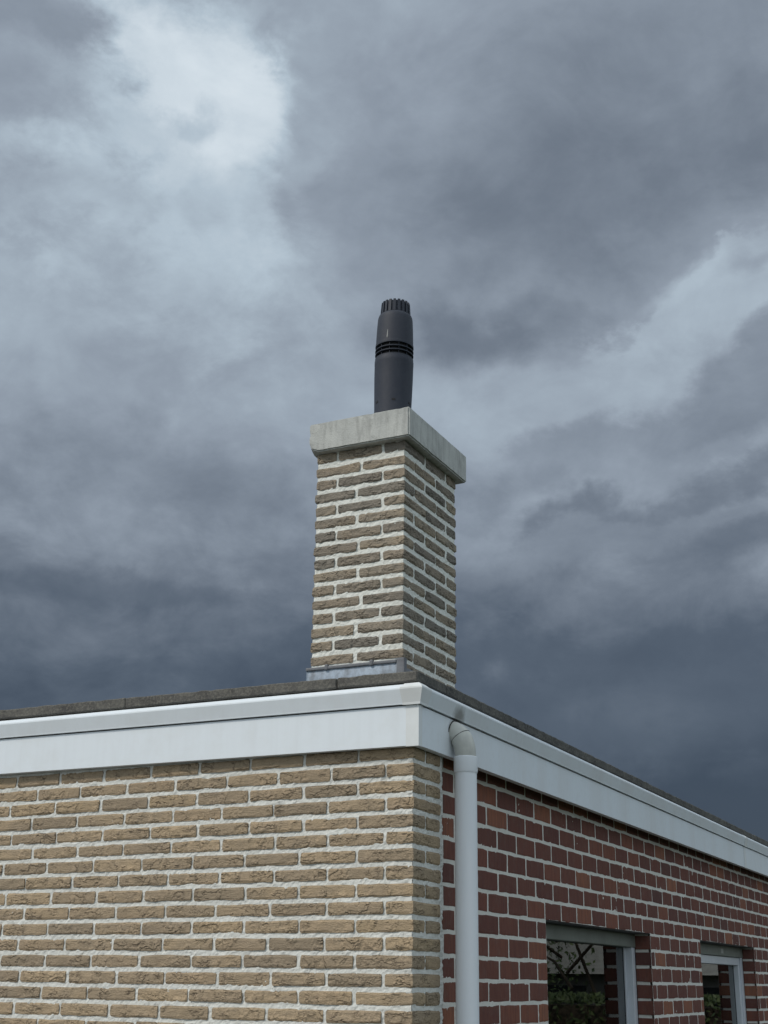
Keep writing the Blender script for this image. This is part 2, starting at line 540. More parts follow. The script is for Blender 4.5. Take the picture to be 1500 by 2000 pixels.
class MB:
    """collects shapes; build() makes one mesh object"""

    def __init__(s):
        s.v = []
        s.f = []

    def add(s, v, f):
        k = len(s.v)
        s.v += [tuple(a) for a in v]
        s.f += [tuple(k + i for i in q) for q in f]
        return s

    def box(s, x0, x1, y0, y1, z0, z1):
        v = [(x, y, z) for z in (z0, z1) for y in (y0, y1) for x in (x0, x1)]
        return s.add(v, [(0, 2, 3, 1), (4, 5, 7, 6), (0, 1, 5, 4), (2, 6, 7, 3), (0, 4, 6, 2), (1, 3, 7, 5)])

    def bevel_box(s, x0, x1, y0, y1, z0, z1, b=0.004):
        bm = bmesh.new()
        bmesh.ops.create_cube(bm, size=1.0)
        for q in bm.verts:
            q.co = Vector(((x0 + x1) / 2 + q.co.x * (x1 - x0), (y0 + y1) / 2 + q.co.y * (y1 - y0), (z0 + z1) / 2 + q.co.z * (z1 - z0)))
        bmesh.ops.bevel(bm, geom=bm.edges[:], offset=b, segments=2, affect='EDGES', profile=0.6)
        bm.verts.index_update()
        s.add([q.co.copy() for q in bm.verts], [[q.index for q in f.verts] for f in bm.faces])
        bm.free()
        return s

    def prism(s, a, b):
        """two matching rings of points joined, ends closed"""
        n = len(a)
        return s.add(list(a) + list(b), [(i, (i + 1) % n, n + (i + 1) % n, n + i) for i in range(n)] + [tuple(range(n))[::-1], tuple(range(n, 2 * n))])

    def lathe(s, prof, seg=48, closed=False, cx=0, cy=0):
        v = []
        for (r, z) in prof:
            for i in range(seg):
                a = 2 * math.pi * i / seg
                v.append((cx + r * math.cos(a), cy + r * math.sin(a), z))
        f = []
        n = len(prof)
        for j in range(n if closed else n - 1):
            k = (j + 1) % n
            for i in range(seg):
                i2 = (i + 1) % seg
                f.append((j * seg + i, j * seg + i2, k * seg + i2, k * seg + i))
        return s.add(v, f)

    def tube(s, pts, rad, seg=32, caps=True):
        pts = [Vector(p) for p in pts]
        n = len(pts)
        rad = rad if isinstance(rad, (list, tuple)) else [rad] * n
        v = []
        up = None
        for i, p in enumerate(pts):
            t = (pts[min(i + 1, n - 1)] - pts[max(i - 1, 0)]).normalized()
            if up is None:
                up = t.orthogonal().normalized()
            up = (up - t * up.dot(t)).normalized()
            w = t.cross(up)
            for k in range(seg):
                a = 2 * math.pi * k / seg
                v.append(p + (up * math.cos(a) + w * math.sin(a)) * rad[i])
        f = []
        for j in range(n - 1):
            for k in range(seg):
                k2 = (k + 1) % seg
                f.append((j * seg + k, j * seg + k2, (j + 1) * seg + k2, (j + 1) * seg + k))
        if caps:
            f.append(tuple(range(seg))[::-1])
            f.append(tuple(range((n - 1) * seg, n * seg)))
        return s.add(v, f)

    def build(s, name, material, parent=None, kind=None, smooth=False, angle=None):
        me = mesh(name, s.v, s.f)
        if smooth:
            me.polygons.foreach_set('use_smooth', [True] * len(me.polygons))
            me.set_sharp_from_angle(angle=math.radians(angle or 35))
        return link(name, me, material, parent, kind)


# ------------------------------------------------------------------ bricks
def brick_mesh(L, Wd, H, seed, jit=0.0022, inset=0.0028, nf=5, ns=2, jz=0.0018):
    """a whole brick with uneven, slightly pillowed sides: x length, y depth, z height"""
    r = random.Random(seed)
    ring = []
    ch = inset

    def side(a, b, n):
        for i in range(n):
            t = i / n
            ring.append((a[0] + (b[0] - a[0]) * t, a[1] + (b[1] - a[1]) * t))
    x, y = L / 2, Wd / 2
    side((-x, -y), (x, -y), nf)
    side((x, -y), (x, y), ns)
    side((x, y), (-x, y), nf)
    side((-x, y), (-x, -y), ns)
    n = len(ring)
    off = [r.uniform(-jit, jit) for _ in range(n)]
    v = []
    zs = [(-H / 2, inset), (-H / 2 + 0.007, 0), (H / 2 - 0.007, 0), (H / 2, inset)]
    for li, (z, ins) in enumerate(zs):
        for i, (px, py) in enumerate(ring):
            sx = 1 - (ins - off[i] * 0.6 + r.uniform(-jit, jit) * 0.6) / x
            sy = 1 - (ins - off[i] * 0.6 + r.uniform(-jit, jit) * 0.6) / y
            v.append((px * sx, py * sy, z + (r.uniform(-jz, jz) if li in (0, 3) else r.uniform(-jz, jz) * 0.5)))
    f = []
    for j in range(3):
        for i in range(n):
            i2 = (i + 1) % n
            f.append((j * n + i, j * n + i2, (j + 1) * n + i2, (j + 1) * n + i))
    f.append(tuple(range(n))[::-1])
    f.append(tuple(range(3 * n, 4 * n)))
    return mesh('brick', v, f)


_lib = {}


def brick_variant(key, L, Wd, H, count, **kw):
    """shared meshes: one small set per rounded size"""
    k = (key, round(L, 3), round(Wd, 3), round(H, 3))
    if k not in _lib:
        _lib[k] = [brick_mesh(L, Wd, H, len(_lib) * 17 + i, **kw) for i in range(count)]
    return rnd.choice(_lib[k])


def place_brick(parent, me, material, loc, rotz=0.0, roll=0.0, flip=True, inv=None):
    o = bpy.data.objects.new('brick', me)
    C.objects.link(o)
    if not me.materials:
        me.materials.append(material)
    rz = rotz + (math.pi if (flip and rnd.random() < 0.5) else 0)
    o.rotation_euler = (0, roll if abs(rz - rotz) < 1 else -roll, rz)
    o.location = loc
    o.parent = parent
    return o


def merge_bricks(parent, items, material, name='bricks_beyond'):
    """bricks too far from the frame to count: one joined part"""
    v, f = [], []
    for me, mtx in items:
        k = len(v)
        v += [mtx @ q.co for q in me.vertices]
        f += [tuple(k + i for i in p.vertices) for p in me.polygons]
    o = link(name, mesh(name, v, f), material, parent, 'stuff')
    return o


def sheet(us, vs, fn, skip=None):
    """a displaced grid; fn(u, v) -> point"""
    nu, nv = len(us), len(vs)
    verts = [fn(a, b) for b in vs for a in us]
    faces = []
    for j in range(nv - 1):
        for i in range(nu - 1):
            if skip and skip((us[i] + us[i + 1]) / 2, (vs[j] + vs[j + 1]) / 2):
                continue
            faces.append((j * nu + i, j * nu + i + 1, (j + 1) * nu + i + 1, (j + 1) * nu + i))
    return verts, faces


def rng(a, b, step):
    n = max(1, int(math.ceil((b - a) / step)))
    return [a + (b - a) * i / n for i in range(n + 1)]


def joined_rng(stops, step):
    out = [stops[0]]
    for a, b in zip(stops[:-1], stops[1:]):
        out += rng(a, b, step)[1:]
    return out


def lump(u, v, w, s=70.0):
    p = Vector((u * s, v * s, w * s))
    return mnoise.noise(p) * 0.65 + mnoise.noise(p * 2.7) * 0.35


# ================================================================== THE SETTING
GZ = -2.42
lawn = link('lawn', mesh('lawn', *sheet([-600, -60, -12, -7, 1.2, 8, 20, 60, 600], [-600, -60, -12, -1.2, 12, 24, 60, 600], lambda a, b: (a, b, GZ))), M['grass'])
lawn['kind'] = 'structure'
path = link('path', mesh('path', *sheet(rng(-7.6, 1.2, 0.9), rng(-1.2, 12, 1.0), lambda a, b: (a, b, GZ + 0.012), skip=lambda a, b: a < -0.3 and b > 0.3)), M['paving'])
path['kind'] = 'structure'
bounce_terrace = link('bounce_terrace', mesh('bounce_terrace', *sheet(rng(-8.5, 0.6, 0.9), rng(-8.0, -0.05, 0.9), lambda a, b: (a, b, GZ + 0.018))), M['bounce_terrace'])  # unseen paving, added to bounce sunlight up at the front wall and trim
bounce_terrace['kind'] = 'structure'

# ================================================================== THE HOUSE
HX, HY = -6.4, 11.0
house = thing('brick_house', 'flat-roofed house with buff and red brick walls, white fascia and brick chimney', 'house', (0, 0, GZ))
HL = Vector((0, 0, -GZ))       # world -> house space


def hp(x, y, z):
    return (x, y, z - GZ)


def shift(verts):
    return [(a, b, c - GZ) for a, b, c in verts]


# ---- front wall (buff brick): mortar bed, bricks
CO = 0.0608
MOD = 0.2345
BL, BH, BW = 0.2225, 0.0435, 0.104


def zc(k, x):
    """height of bed joint k at distance x along the wall: the courses are not quite level"""
    return -0.012 - CO * k + (0.016 - 0.0008 * k) / 1.9 * max(x, -2.6) * 1.0


def mortar_front(a, b):
    n = lump(a, 0.3, b)
    n2 = lump(a, 7.7, b, 22)
    y = 0.0048 - 0.0044 * n - 0.0026 * n2
    return (a, max(0.0006, min(0.011, y)), b)


v, f = sheet(rng(-2.2, -0.006, 0.0065), rng(-1.16, 0.06, 0.0065), mortar_front)
mb = MB().add(v, f)
mb.box(HX, -0.02, 0.018, 0.248, GZ, 0.277)
v, f = sheet([HX, -2.2], [GZ, 0.06], lambda a, b: (a, 0.006, b))
mb.add(v, f)
v, f = sheet([-2.2, -0.006], [GZ, -1.16], lambda a, b: (a, 0.006, b))
mb.add(v, f)


# the short return round the corner (faces +x)
def mortar_return(a, b):
    n = lump(9.1, a, b)
    n2 = lump(3.1, a, b, 22)
    x = -0.0048 + 0.0042 * n + 0.0024 * n2
    if a > 0.235:
        x += 0.003 * min(1, (a - 0.235) / 0.02) + 0.003 * n
    return (min(-0.0008, max(-0.012, x)) if a < 0.235 else x, a, b)


v, f = sheet(rng(0.004, 0.262, 0.0062), rng(-1.16, 0.06, 0.0062), mortar_return)
mb.add(v, f)
mb.add(*sheet([0.004, 0.262], [GZ, -1.16], lambda a, b: (-0.006, a, b)))
front = MB()
front.v, front.f = shift(mb.v), mb.f
front_wall = front.build('front_wall', M['mortar'], house)
front_wall['label'] = 'buff handmade brick wall with thick pale mortar joints'

yfar = []
for k in range(-1, 39):
    visible = k <= 17
    even = (k % 2 == 0)
    zmid = lambda x: (zc(k, x) + zc(k + 1, x)) / 2
    roll = (0.016 - 0.0008 * k) / 1.9
    row = []
    # corner brick and the return
    if even:       # header in front, stretcher round the corner
        row.append(('corner', 0.108, 0.238, 0.0, 0.0))
        x = -0.108 - 0.0125
    else:
        row.append(('cornerx', BL, BW, 0.0, 0.0))
        x = -BL - 0.0125
    while x > (-5.9 if True else 0):
        l = BL + rnd.uniform(-0.006, 0.006)
        l = round(l / 0.004) * 0.004
        row.append(('s', l, BW, x, 0))
        x -= l + 0.0125 + rnd.uniform(-0.0015, 0.003)
    for kind, l, w, x0, _ in row:
        hh = BH + rnd.choice((-0.0015, 0.0, 0.0015))
        jy = rnd.uniform(-0.0015, 0.0015)
        if kind == 'corner':
            me = brick_variant('yc', l, w, hh, 3, nf=4, ns=5)
            loc = (x0 - l / 2, w / 2, zmid(x0 - l / 2))
        else:
            me = brick_variant('y', l, w, hh, 4)
            loc = (x0 - l / 2, w / 2 + jy, zmid(x0 - l / 2))
        if visible and x0 > -2.15:
            place_brick(front_wall, me, M['yellow'], hp(*loc), 0, roll * -1 + rnd.uniform(-0.003, 0.003))
        else:
            yfar.append((me, Matrix.Translation(hp(*loc))))
    if not even:   # second, small piece on the return
        l = 0.120
        me = brick_variant('yh', 0.1, l, BH, 3, nf=3, ns=3)
        loc = hp(-0.05, BW + 0.0135 + l / 2, zmid(0))
        if visible:
            place_brick(front_wall, me, M['yellow'], loc, 0, 0)
        else:
            yfar.append((me, Matrix.Translation(loc)))
merge_bricks(front_wall, yfar, M['yellow'], 'lower_bricks')

# ---- side wall (red brick) with two window openings
# the red wall stands 50 mm behind the buff return
RW, RC, RY0, RZ0 = 0.2296, 0.08687, 0.9553, 0.0122
W1 = (1.5361, 3.2879)
W2 = (4.4610, 6.1634)
WT, WB = -0.5090, -1.770
Y0 = 0.256
RX = -0.054                        # face of the red bricks


def in_win(y, z, g=0.0):
    return WB - g < z < WT + 0.0068 + g and (W1[0] - g < y < W1[1] + g or W2[0] - g < y < W2[1] + g)


def mortar_side(a, b):
    n = lump(5.5, a, b, 60)
    n2 = lump(2.2, a, b, 20)
    x = RX - 0.0007 + 0.0014 * n + 0.0008 * n2
    return (max(RX - 0.004, min(RX + 0.0004, x)), a, b)


ys = joined_rng([Y0 - 0.004, W1[0] + 0.004, W1[1] - 0.004, W2[0] + 0.004, W2[1] - 0.004, 7.4], 0.0085)
zs_ = joined_rng([-1.20, WT + 0.0068, 0.09], 0.0085)
v, f = sheet(ys, zs_, mortar_side, skip=lambda a, b: in_win(a, b))
mb = MB().add(v, f)
for (a, b, z0, z1) in ((Y0 - 0.004, W1[0] + 0.004, GZ, -1.2), (W1[1] - 0.004, W2[0] + 0.004, GZ, -1.2), (W2[1] - 0.004, 7.4, GZ, -1.2), (7.4, HY, GZ, 0.09),
                       (W1[0] + 0.004, W1[1] - 0.004, GZ, WB), (W2[0] + 0.004, W2[1] - 0.004, GZ, WB)):
    mb.add(*sheet([a, b], [z0, z1], lambda p, q: (RX - 0.006, p, q)))
for (a, b, z0, z1) in ((0.256, W1[0] - 0.006, GZ, 0.277), (W1[1] + 0.006, W2[0] - 0.006, GZ, 0.277), (W2[1] + 0.006, HY, GZ, 0.277),
                       (W1[0] - 0.006, W1[1] + 0.006, WT + 0.01, 0.277), (W2[0] - 0.006, W2[1] + 0.006, WT + 0.01, 0.277),
                       (W1[0] - 0.006, W1[1] + 0.006, GZ, WB - 0.01), (W2[0] - 0.006, W2[1] + 0.006, GZ, WB - 0.01)):
    mb.box(-0.34, RX - 0.016, a, b, z0, z1)
side = MB()
side.v, side.f = shift(mb.v), mb.f
side_wall = side.build('side_wall', M['mortar_red'], house)
side_wall['label'] = 'dark red brick wall with grey joints and two windows'

rfar = []
nred = 0
for k in range(-1, 28):
    zt = RZ0 - k * RC
    zm = zt - RC / 2
    h = RC - 0.0160
    half = 0.0 if k % 2 == 0 else RW / 2
    if k < 6 or zm < WB:
        spans = [(Y0, HY)]
    else:
        spans = [(Y0, W1[0]), (W1[1], W2[0]), (W2[1], HY)]
    for (a, b) in spans:
        js = [a]
        n0 = math.floor((a - RY0 - half) / RW) - 1
        t = RY0 + half + n0 * RW
        while t < b:
            if t > a + 0.035 and t < b - 0.035:
                js.append(t + rnd.uniform(-0.004, 0.004))
            t += RW
        js.append(b)
        for i in range(len(js) - 1):
            lo = js[i] + (0.0078 if i > 0 else 0.0)
            hi = js[i + 1] - (0.0078 if i < len(js) - 2 else 0.0)
            l = round((hi - lo) / 0.004) * 0.004
            me = brick_variant('r', l, 0.094, h, 3, jit=0.0008, inset=0.0008, nf=5, ns=1, jz=0.0022)
            ym = (lo + hi) / 2
            loc = hp(RX - 0.0463 + rnd.uniform(-0.0004, 0.0006), ym, zm + rnd.uniform(-0.0012, 0.0012))
            if k <= 11 and ym < 6.85 and nred < 300:
                place_brick(side_wall, me, M['red'], loc, math.pi / 2, rnd.uniform(-0.004, 0.004))
                nred += 1
            else:
                rfar.append((me, Matrix.Translation(loc) @ Matrix.Rotation(math.pi / 2, 4, 'Z')))
merge_bricks(side_wall, rfar, M['red'], 'lower_bricks')

# ---- other walls, floor, roof: plain blockwork, closes the rooms
mb = MB()
mb.box(HX, HX + 0.3, 0.33, HY - 0.31, GZ, 0.277)
mb.box(HX, -0.35, HY - 0.3, HY, GZ, 0.277)
o = mb
o.v = shift(o.v)
o.build('back_wall', M['core'], house)
mb = MB().box(HX + 0.31, -0.35, 0.33, HY - 0.31, 0.10, 0.22)
mb.v = shift(mb.v)
mb.build('roof', M['roofing'], house)
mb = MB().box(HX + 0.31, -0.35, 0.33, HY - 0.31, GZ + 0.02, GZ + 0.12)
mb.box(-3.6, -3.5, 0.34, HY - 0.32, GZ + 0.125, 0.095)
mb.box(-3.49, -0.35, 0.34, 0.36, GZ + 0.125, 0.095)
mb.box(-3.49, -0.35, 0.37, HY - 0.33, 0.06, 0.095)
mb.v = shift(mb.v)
mb.build('room_lining', M['plaster'], house)


# ---- roof edge: profile swept along both walls, mitred at the corner
def run(profile, name, material, a, b, sidewall, ends=0.0):
    """profile: (offset out of the wall, z). front runs along x from a to b, side along y"""
    def ring(t, mit):
        pts = []
        for o_, z in profile:
            if sidewall:
                pts.append(hp(o_, (-o_ if mit else t), z))
            else:
                pts.append(hp((o_ if mit else t), -o_, z))
        return pts
    mb_ = MB()
    if sidewall:
        mb_.prism(ring(a, a is None), ring(b, False))
    else:
        mb_.prism(ring(a, False), ring(b, b is None))
    me = mesh(name, mb_.v, mb_.f)
    bm = bmesh.new()
    bm.from_mesh(me)
    bmesh.ops.recalc_face_normals(bm, faces=bm.faces[:])
    bm.to_mesh(me)
    bm.free()
    return link(name, me, material, house)


BOARD = [(0.0335, 0.0372), (0.0335, 0.1845), (0.026, 0.1845), (0.026, 0.0445), (0.004, 0.0445), (0.004, 0.0372)]
TRIM = [(0.030, 0.1895), (0.0430, 0.1895), (0.0440, 0.1950), (0.0575, 0.2435), (0.0570, 0.2490), (0.035, 0.2660), (0.006, 0.2660), (0.006, 0.1960), (0.030, 0.1960)]
run(BOARD, 'fascia_board', M['white'], HX - 0.03, None, False)
run(BOARD, 'fascia_board', M['white_stained'], None, 5.648, True)
run(BOARD, 'fascia_board', M['white'], 5.656, HY, True)
run(TRIM, 'edge_trim', M['white'], HX - 0.03, None, False)
run(TRIM, 'edge_trim', M['white_stained'], None, 5.648, True)
run(TRIM, 'edge_trim', M['white'], 5.656, HY, True)

# corner cover: thin folded sheet over board and trim, both sides
CB = [(0.0360, 0.0345), (0.0360, 0.1868), (0.0341, 0.1868), (0.0341, 0.0345)]
CT = [(0.0455, 0.1862), (0.0465, 0.1950), (0.0603, 0.2438), (0.0599, 0.2503), (0.037, 0.2682), (0.010, 0.2682), (0.010, 0.2665), (0.0355, 0.2665), (0.0573, 0.2493), (0.0577, 0.2438), (0.0444, 0.1950), (0.0434, 0.1862)]


def folded(profile, reach_x, reach_y, material, name):
    mb_ = MB()
    A = [hp(reach_x - (o_ - 0.036) * 0.4, -o_, z) for o_, z in profile]
    B = [hp(o_, -o_, z) for o_, z in profile]
    Dd = [hp(o_, reach_y + (o_ - 0.036) * 0.4, z) for o_, z in profile]
    n = len(profile)
    fs = []
    for r0 in (0, n):
        for i in range(n):
            fs.append((r0 + i, r0 + (i + 1) % n, r0 + n + (i + 1) % n, r0 + n + i))
    fs.append(tuple(range(n)))
    fs.append(tuple(range(2 * n, 3 * n)))
    mb_.add(A + B + Dd, fs)
    me = mesh(name, mb_.v, mb_.f)
    bm = bmesh.new()
    bm.from_mesh(me)
    bmesh.ops.recalc_face_normals(bm, faces=bm.faces[:])
    bm.to_mesh(me)
    bm.free()
    return link(name, me, material, house)


folded(CB, -0.016, -0.004, M['white_warm'], 'corner_cover')
folded(CT, -0.022, 0.020, M['white_warm'], 'corner_cover')


# joint cover on the side run
def strip(profile, y0, y1, name):
    mb_ = MB().prism([hp(o_, y0, z) for o_, z in profile], [hp(o_, y1, z) for o_, z in profile])
    me = mesh(name, mb_.v, mb_.f)
    bm = bmesh.new()
    bm.from_mesh(me)
    bmesh.ops.recalc_face_normals(bm, faces=bm.faces[:])
    bm.to_mesh(me)
    bm.free()
    link(name, me, M['white_warm'], house)


strip(CB, 5.62, 5.685, 'joint_cover')
strip(CT, 5.61, 5.695, 'joint_cover')


# ---- coping stones along the roof edge
def stone(x0, x1, y0, y1, z0, z1, seed):
    r = random.Random(seed)
    bm = bmesh.new()
    bmesh.ops.create_cube(bm, size=1.0)
    for q in bm.verts:
        q.co = Vector((x0 + (q.co.x + 0.5) * (x1 - x0), y0 + (q.co.y + 0.5) * (y1 - y0), z0 + (q.co.z + 0.5) * (z1 - z0)))
    lx, ly = x1 - x0, y1 - y0
    long_edges = [e for e in bm.edges if (e.verts[0].co - e.verts[1].co).length > 0.9 * max(lx, ly)]
    bmesh.ops.subdivide_edges(bm, edges=long_edges, cuts=max(2, int(max(lx, ly) / 0.025)), use_grid_fill=True)
    bmesh.ops.bevel(bm, geom=[e for e in bm.edges if e.calc_face_angle(0) > 0.5], offset=0.004, segments=1, affect='EDGES')
    for q in bm.verts:
        n = mnoise.noise_vector(q.co * 23 + Vector((seed, 0, 0)))
        q.co += n * 0.0030 + mnoise.noise_vector(q.co * 90) * 0.0012
    me = bpy.data.meshes.new('coping_stone')
    bm.to_mesh(me)
    bm.free()
    me.transform(Matrix.Translation((0, 0, -GZ)))
    return link('coping_stone', me, M['coping'], house)


CZ0, CZ1, COV = 0.2785, 0.3190, 0.0215
x = COV
for i, l in enumerate((0.342, 1.0, 1.0, 1.0, 1.0, 1.0, 1.08)):
    stone(x - l + 0.004, x, -COV, 0.25, CZ0 + rnd.uniform(-.0008, .0008), CZ1 + rnd.uniform(-.001, .001), i + 1)
    x -= l
y = 0.254
for i, l in enumerate((0.9, 1.0, 1.0, 1.0, 1.0, 1.0, 1.0, 1.0, 1.0, 1.0, 0.84)):
    stone(-0.25, COV, y, y + l - 0.004, CZ0 + rnd.uniform(-.0008, .0008), CZ1 + rnd.uniform(-.001, .001), i + 31)
    y += l


# ---- windows
def window(ya, yb, with_sash, label):
    mb_ = MB()
    xo, xi = -0.147, -0.215
    fw = 0.062
    top = WT + 0.001
    bot = WB + 0.006
    th = 0.070
    root = None
    # outer frame: four bars
    mb_.bevel_box(xi, xo, ya + 0.003, yb - 0.003, bot, bot + fw, 0.003)
    mb_.bevel_box(xi, xo, ya + 0.003, ya + fw, bot + fw + 0.001, top - th - 0.001, 0.003)
    mb_.bevel_box(xi, xo, yb - fw, yb - 0.003, bot + fw + 0.001, top - th - 0.001, 0.003)
    mb_.v = shift(mb_.v)
    root = mb_.build('window', M['frame'], house)
    root['label'] = label
    q = MB().bevel_box(xi, xo + 0.006, ya + 0.003, yb - 0.003, top - th, top, 0.004)
    q.v = shift(q.v)
    q.build('head_rail', M['frame_green'], root)
    g0, g1, gb, gt = ya + fw + 0.002, yb - fw - 0.002, bot + fw + 0.002, top - th - 0.002
    q = MB().bevel_box(xi + 0.004, xo + 0.002, yb - 0.0025, yb + 0.004, bot, top - th, 0.001)
    q.v = shift(q.v)
    q.build('gasket', M['gasket'], root)
    if with_sash:
        sw = 0.054
        q = MB()
        q.bevel_box(-0.210, -0.158, g0, g1, gt - sw, gt, 0.003)
        q.bevel_box(-0.210, -0.158, g0, g1, gb, gb + sw, 0.003)
        q.bevel_box(-0.210, -0.158, g0, g0 + sw, gb + sw + 0.001, gt - sw - 0.001, 0.003)
        q.bevel_box(-0.210, -0.158, g1 - sw, g1, gb + sw + 0.001, gt - sw - 0.001, 0.003)
        q.v = shift(q.v)
        q.build('sash', M['frame'], root)
        g0, g1, gb, gt = g0 + sw, g1 - sw, gb + sw, gt - sw
    else:
        q = MB()   # slim glazing bead
        bw = 0.016
        q.box(-0.208, -0.185, g1 - bw, g1, gb, gt)
        q.box(-0.208, -0.185, g0, g0 + bw, gb, gt)
        q.box(-0.208, -0.185, g0 + bw, g1 - bw, gb, gb + bw)
        q.v = shift(q.v)
        q.build('glazing_bead', M['frame'], root)
        g0, g1, gb = g0 + bw, g1 - bw, gb + bw
    q = MB().box(-0.2000, -0.1940, g0 + 0.001, g1 - 0.001, gb + 0.001, gt - 0.001)
    q.v = shift(q.v)
    q.build('pane', M['glass'], root)
    q = MB().box(-0.2005, -0.1920, g1 - 0.006, g1 - 0.0005, gb + 0.001, gt - 0.001)
    q.v = shift(q.v)
    q.build('gasket', M['gasket'], root)
    # steel angle under the bricks of the lintel
    q = MB().box(-0.144, -0.062, ya - 0.05, yb + 0.002, WT + 0.0015, WT + 0.0062)
    q.v = shift(q.v)
    q.build('lintel', M['steel'], root)
    # sill
    q = MB().bevel_box(-0.146, -0.02, ya - 0.03, yb + 0.03, WB - 0.045, WB - 0.002, 0.005)
    q.v = shift(q.v)
    q.build('sill', M['coping'], root)
    return root


w1 = window(W1[0], W1[1], False, 'fixed window with one large pane mirroring the garden')
w2 = window(W2[0], W2[1], True, 'window with an inner sash and a small sticker on its head')
q = MB().box(-0.1405, -0.1395, 5.43, 5.51, -0.562, -0.530)
q.v = shift(q.v)
q.build('sticker', M['scuff'], w2)

# ================================================================== THE CHIMNEY (part of the house)
CX0, CX1, CY0, CY1 = -0.641, -0.208, 0.334, 0.884
CZB, CZT = 0.20, 1.4265


def chim_sheet(axis, val, a0, a1, outward, s):
    def fn(a, b):
        n = lump(a + s, 1.3 * s, b)
        n2 = lump(a, 4.4 * s, b, 22)
        d = min(-0.0014, max(-0.012, -0.0050 + 0.0042 * n + 0.0024 * n2))
        p = val + outward * d
        return hp(p, a, b) if axis == 0 else hp(a, p, b)
    return sheet(rng(a0 + 0.005, a1 - 0.005, 0.0065), rng(0.36, CZT, 0.0065), fn)


mb = MB()
mb.add(*chim_sheet(1, CY0, CX0, CX1, -1, 1))
mb.add(*chim_sheet(0, CX1, CY0, CY1, 1, 2))
mb.add(*chim_sheet(1, CY1, CX0, CX1, 1, 3))
mb.add(*chim_sheet(0, CX0, CY0, CY1, -1, 4))
cc = MB().box(CX0 + 0.014, CX1 - 0.014, CY0 + 0.014, CY1 - 0.014, CZB, CZT)
mb.add(shift(cc.v), cc.f)
chimney = mb.build('chimney', M['mortar_chimney'], house)
chimney['label'] = 'square grey-buff brick chimney stack with white mortar and concrete cap'

CH = 0.0400
J = 0.0135
for j in range(0, 18):
    zm = 1.3694 + CO / 2 - CO * j
    if zm < 0.36:
        break
    A = (j % 2 == 0)
    wob = lambda s=0.004: rnd.uniform(-s, s)
    # plan of one course, bricks as (x0, x1, y0, y1)
    bw, bl = 0.100, 0.2095
    x0, x1, y0, y1 = CX0, CX1, CY0, CY1
    plan = []
    if A:   # stretchers turn the corners along y
        s_ = wob(0.008)
        plan.append((x1 - bw, x1, y0, y0 + bl + wob()))                 # near corner: header in front
        plan.append((x0, x0 + bw, y0, y0 + bl + wob()))                 # left corner: header in front
        plan.append((x0 + bw + J, x1 - bw - J, y0, y0 + bw))            # stretcher between
        plan.append((x1 - bw, x1, y0 + bl + J + .004, y0 + 2 * bl + J + wob()))
        plan.append((x0, x0 + bw, y0 + bl + J + .004, y0 + 2 * bl + J))
        plan.append((x1 - bl, x1, y1 - bw + .003, y1))
        plan.append((x0, x1 - bl - J, y1 - bw + .003, y1))
    else:
        c = (x0 + x1) / 2 + rnd.uniform(-0.028, 0.02)
        plan.append((c + J / 2 + .002, x1, y0, y0 + bw))
        plan.append((x0, c - J / 2 - .002, y0, y0 + bw))
        ym = y0 + bw + J
        l2 = (y1 - ym - J) / 2 + wob()
        plan.append((x1 - bw, x1, ym, ym + l2))
        plan.append((x1 - bw, x1, ym + l2 + J, y1))
        plan.append((x0, x0 + bw, ym, ym + l2))
        plan.append((x0, x0 + bw, ym + l2 + J, y1))
        plan.append((x0 + bw + J, x1 - bw - J, y1 - bw, y1))
    for (a, b, c_, d_) in plan:
        L, Wd = round((b - a) / 0.003) * 0.003, round((d_ - c_) / 0.003) * 0.003
        hh = CH + rnd.choice((-0.002, 0, 0.002)) + (0.004 if j == 0 else 0)
        me = brick_variant('c', L, Wd, hh, 2, nf=4 if L < 0.15 else 5, ns=3, jit=0.0030, inset=0.003)
        place_brick(chimney, me, M['chimney'], hp((a + b) / 2, (c_ + d_) / 2, zm + (0.005 if j == 0 else rnd.uniform(-.0012, .0012))), 0, rnd.uniform(-0.006, 0.006))

# cast cap: slab with chipped arrises
bm = bmesh.new()
bmesh.ops.create_cube(bm, size=1.0)
kx0, kx1, ky0, ky1, kz0, kz1 = -0.664, -0.1695, 0.2955, 0.928, 1.4268, 1.5635
for q in bm.verts:
    q.co = Vector((kx0 + (q.co.x + .5) * (kx1 - kx0), ky0 + (q.co.y + .5) * (ky1 - ky0), kz0 + (q.co.z + .5) * (kz1 - kz0)))
bmesh.ops.bevel(bm, geom=bm.edges[:], offset=0.006, segments=2, affect='EDGES')
bmesh.ops.subdivide_edges(bm, edges=bm.edges[:], cuts=5, use_grid_fill=True)
bmesh.ops.subdivide_edges(bm, edges=[e for e in bm.edges if e.calc_length() > 0.03], cuts=3, use_grid_fill=True)
bmesh.ops.triangulate(bm, faces=[f_ for f_ in bm.faces if len(f_.verts) > 4])
cen = Vector(((kx0 + kx1) / 2, (ky0 + ky1) / 2, (kz0 + kz1) / 2))
for q in bm.verts:
    n = mnoise.noise_vector(q.co * 18)
    q.co += n * 0.0010
    ex = min(q.co.x - kx0, kx1 - q.co.x)
    ey = min(q.co.y - ky0, ky1 - q.co.y)
    ez = min(q.co.z - kz0, kz1 - q.co.z)
    srt = sorted((ex, ey, ez))
    if srt[1] < 0.012:
        c_ = mnoise.noise(q.co * 55)
        if c_ > 0.18:
            q.co += (cen - q.co).normalized() * (c_ - 0.18) * 0.010
    # the lower left arris is broken off
    dd = (q.co - Vector((kx0, ky0, kz0))).length
    if dd < 0.05:
        q.co += Vector((0.5, 0.15, 0.9)) * max(0, 0.05 - dd) * 0.42
me = bpy.data.meshes.new('cap')
bm.to_mesh(me)
bm.free()
me.transform(Matrix.Translation((0, 0, -GZ)))
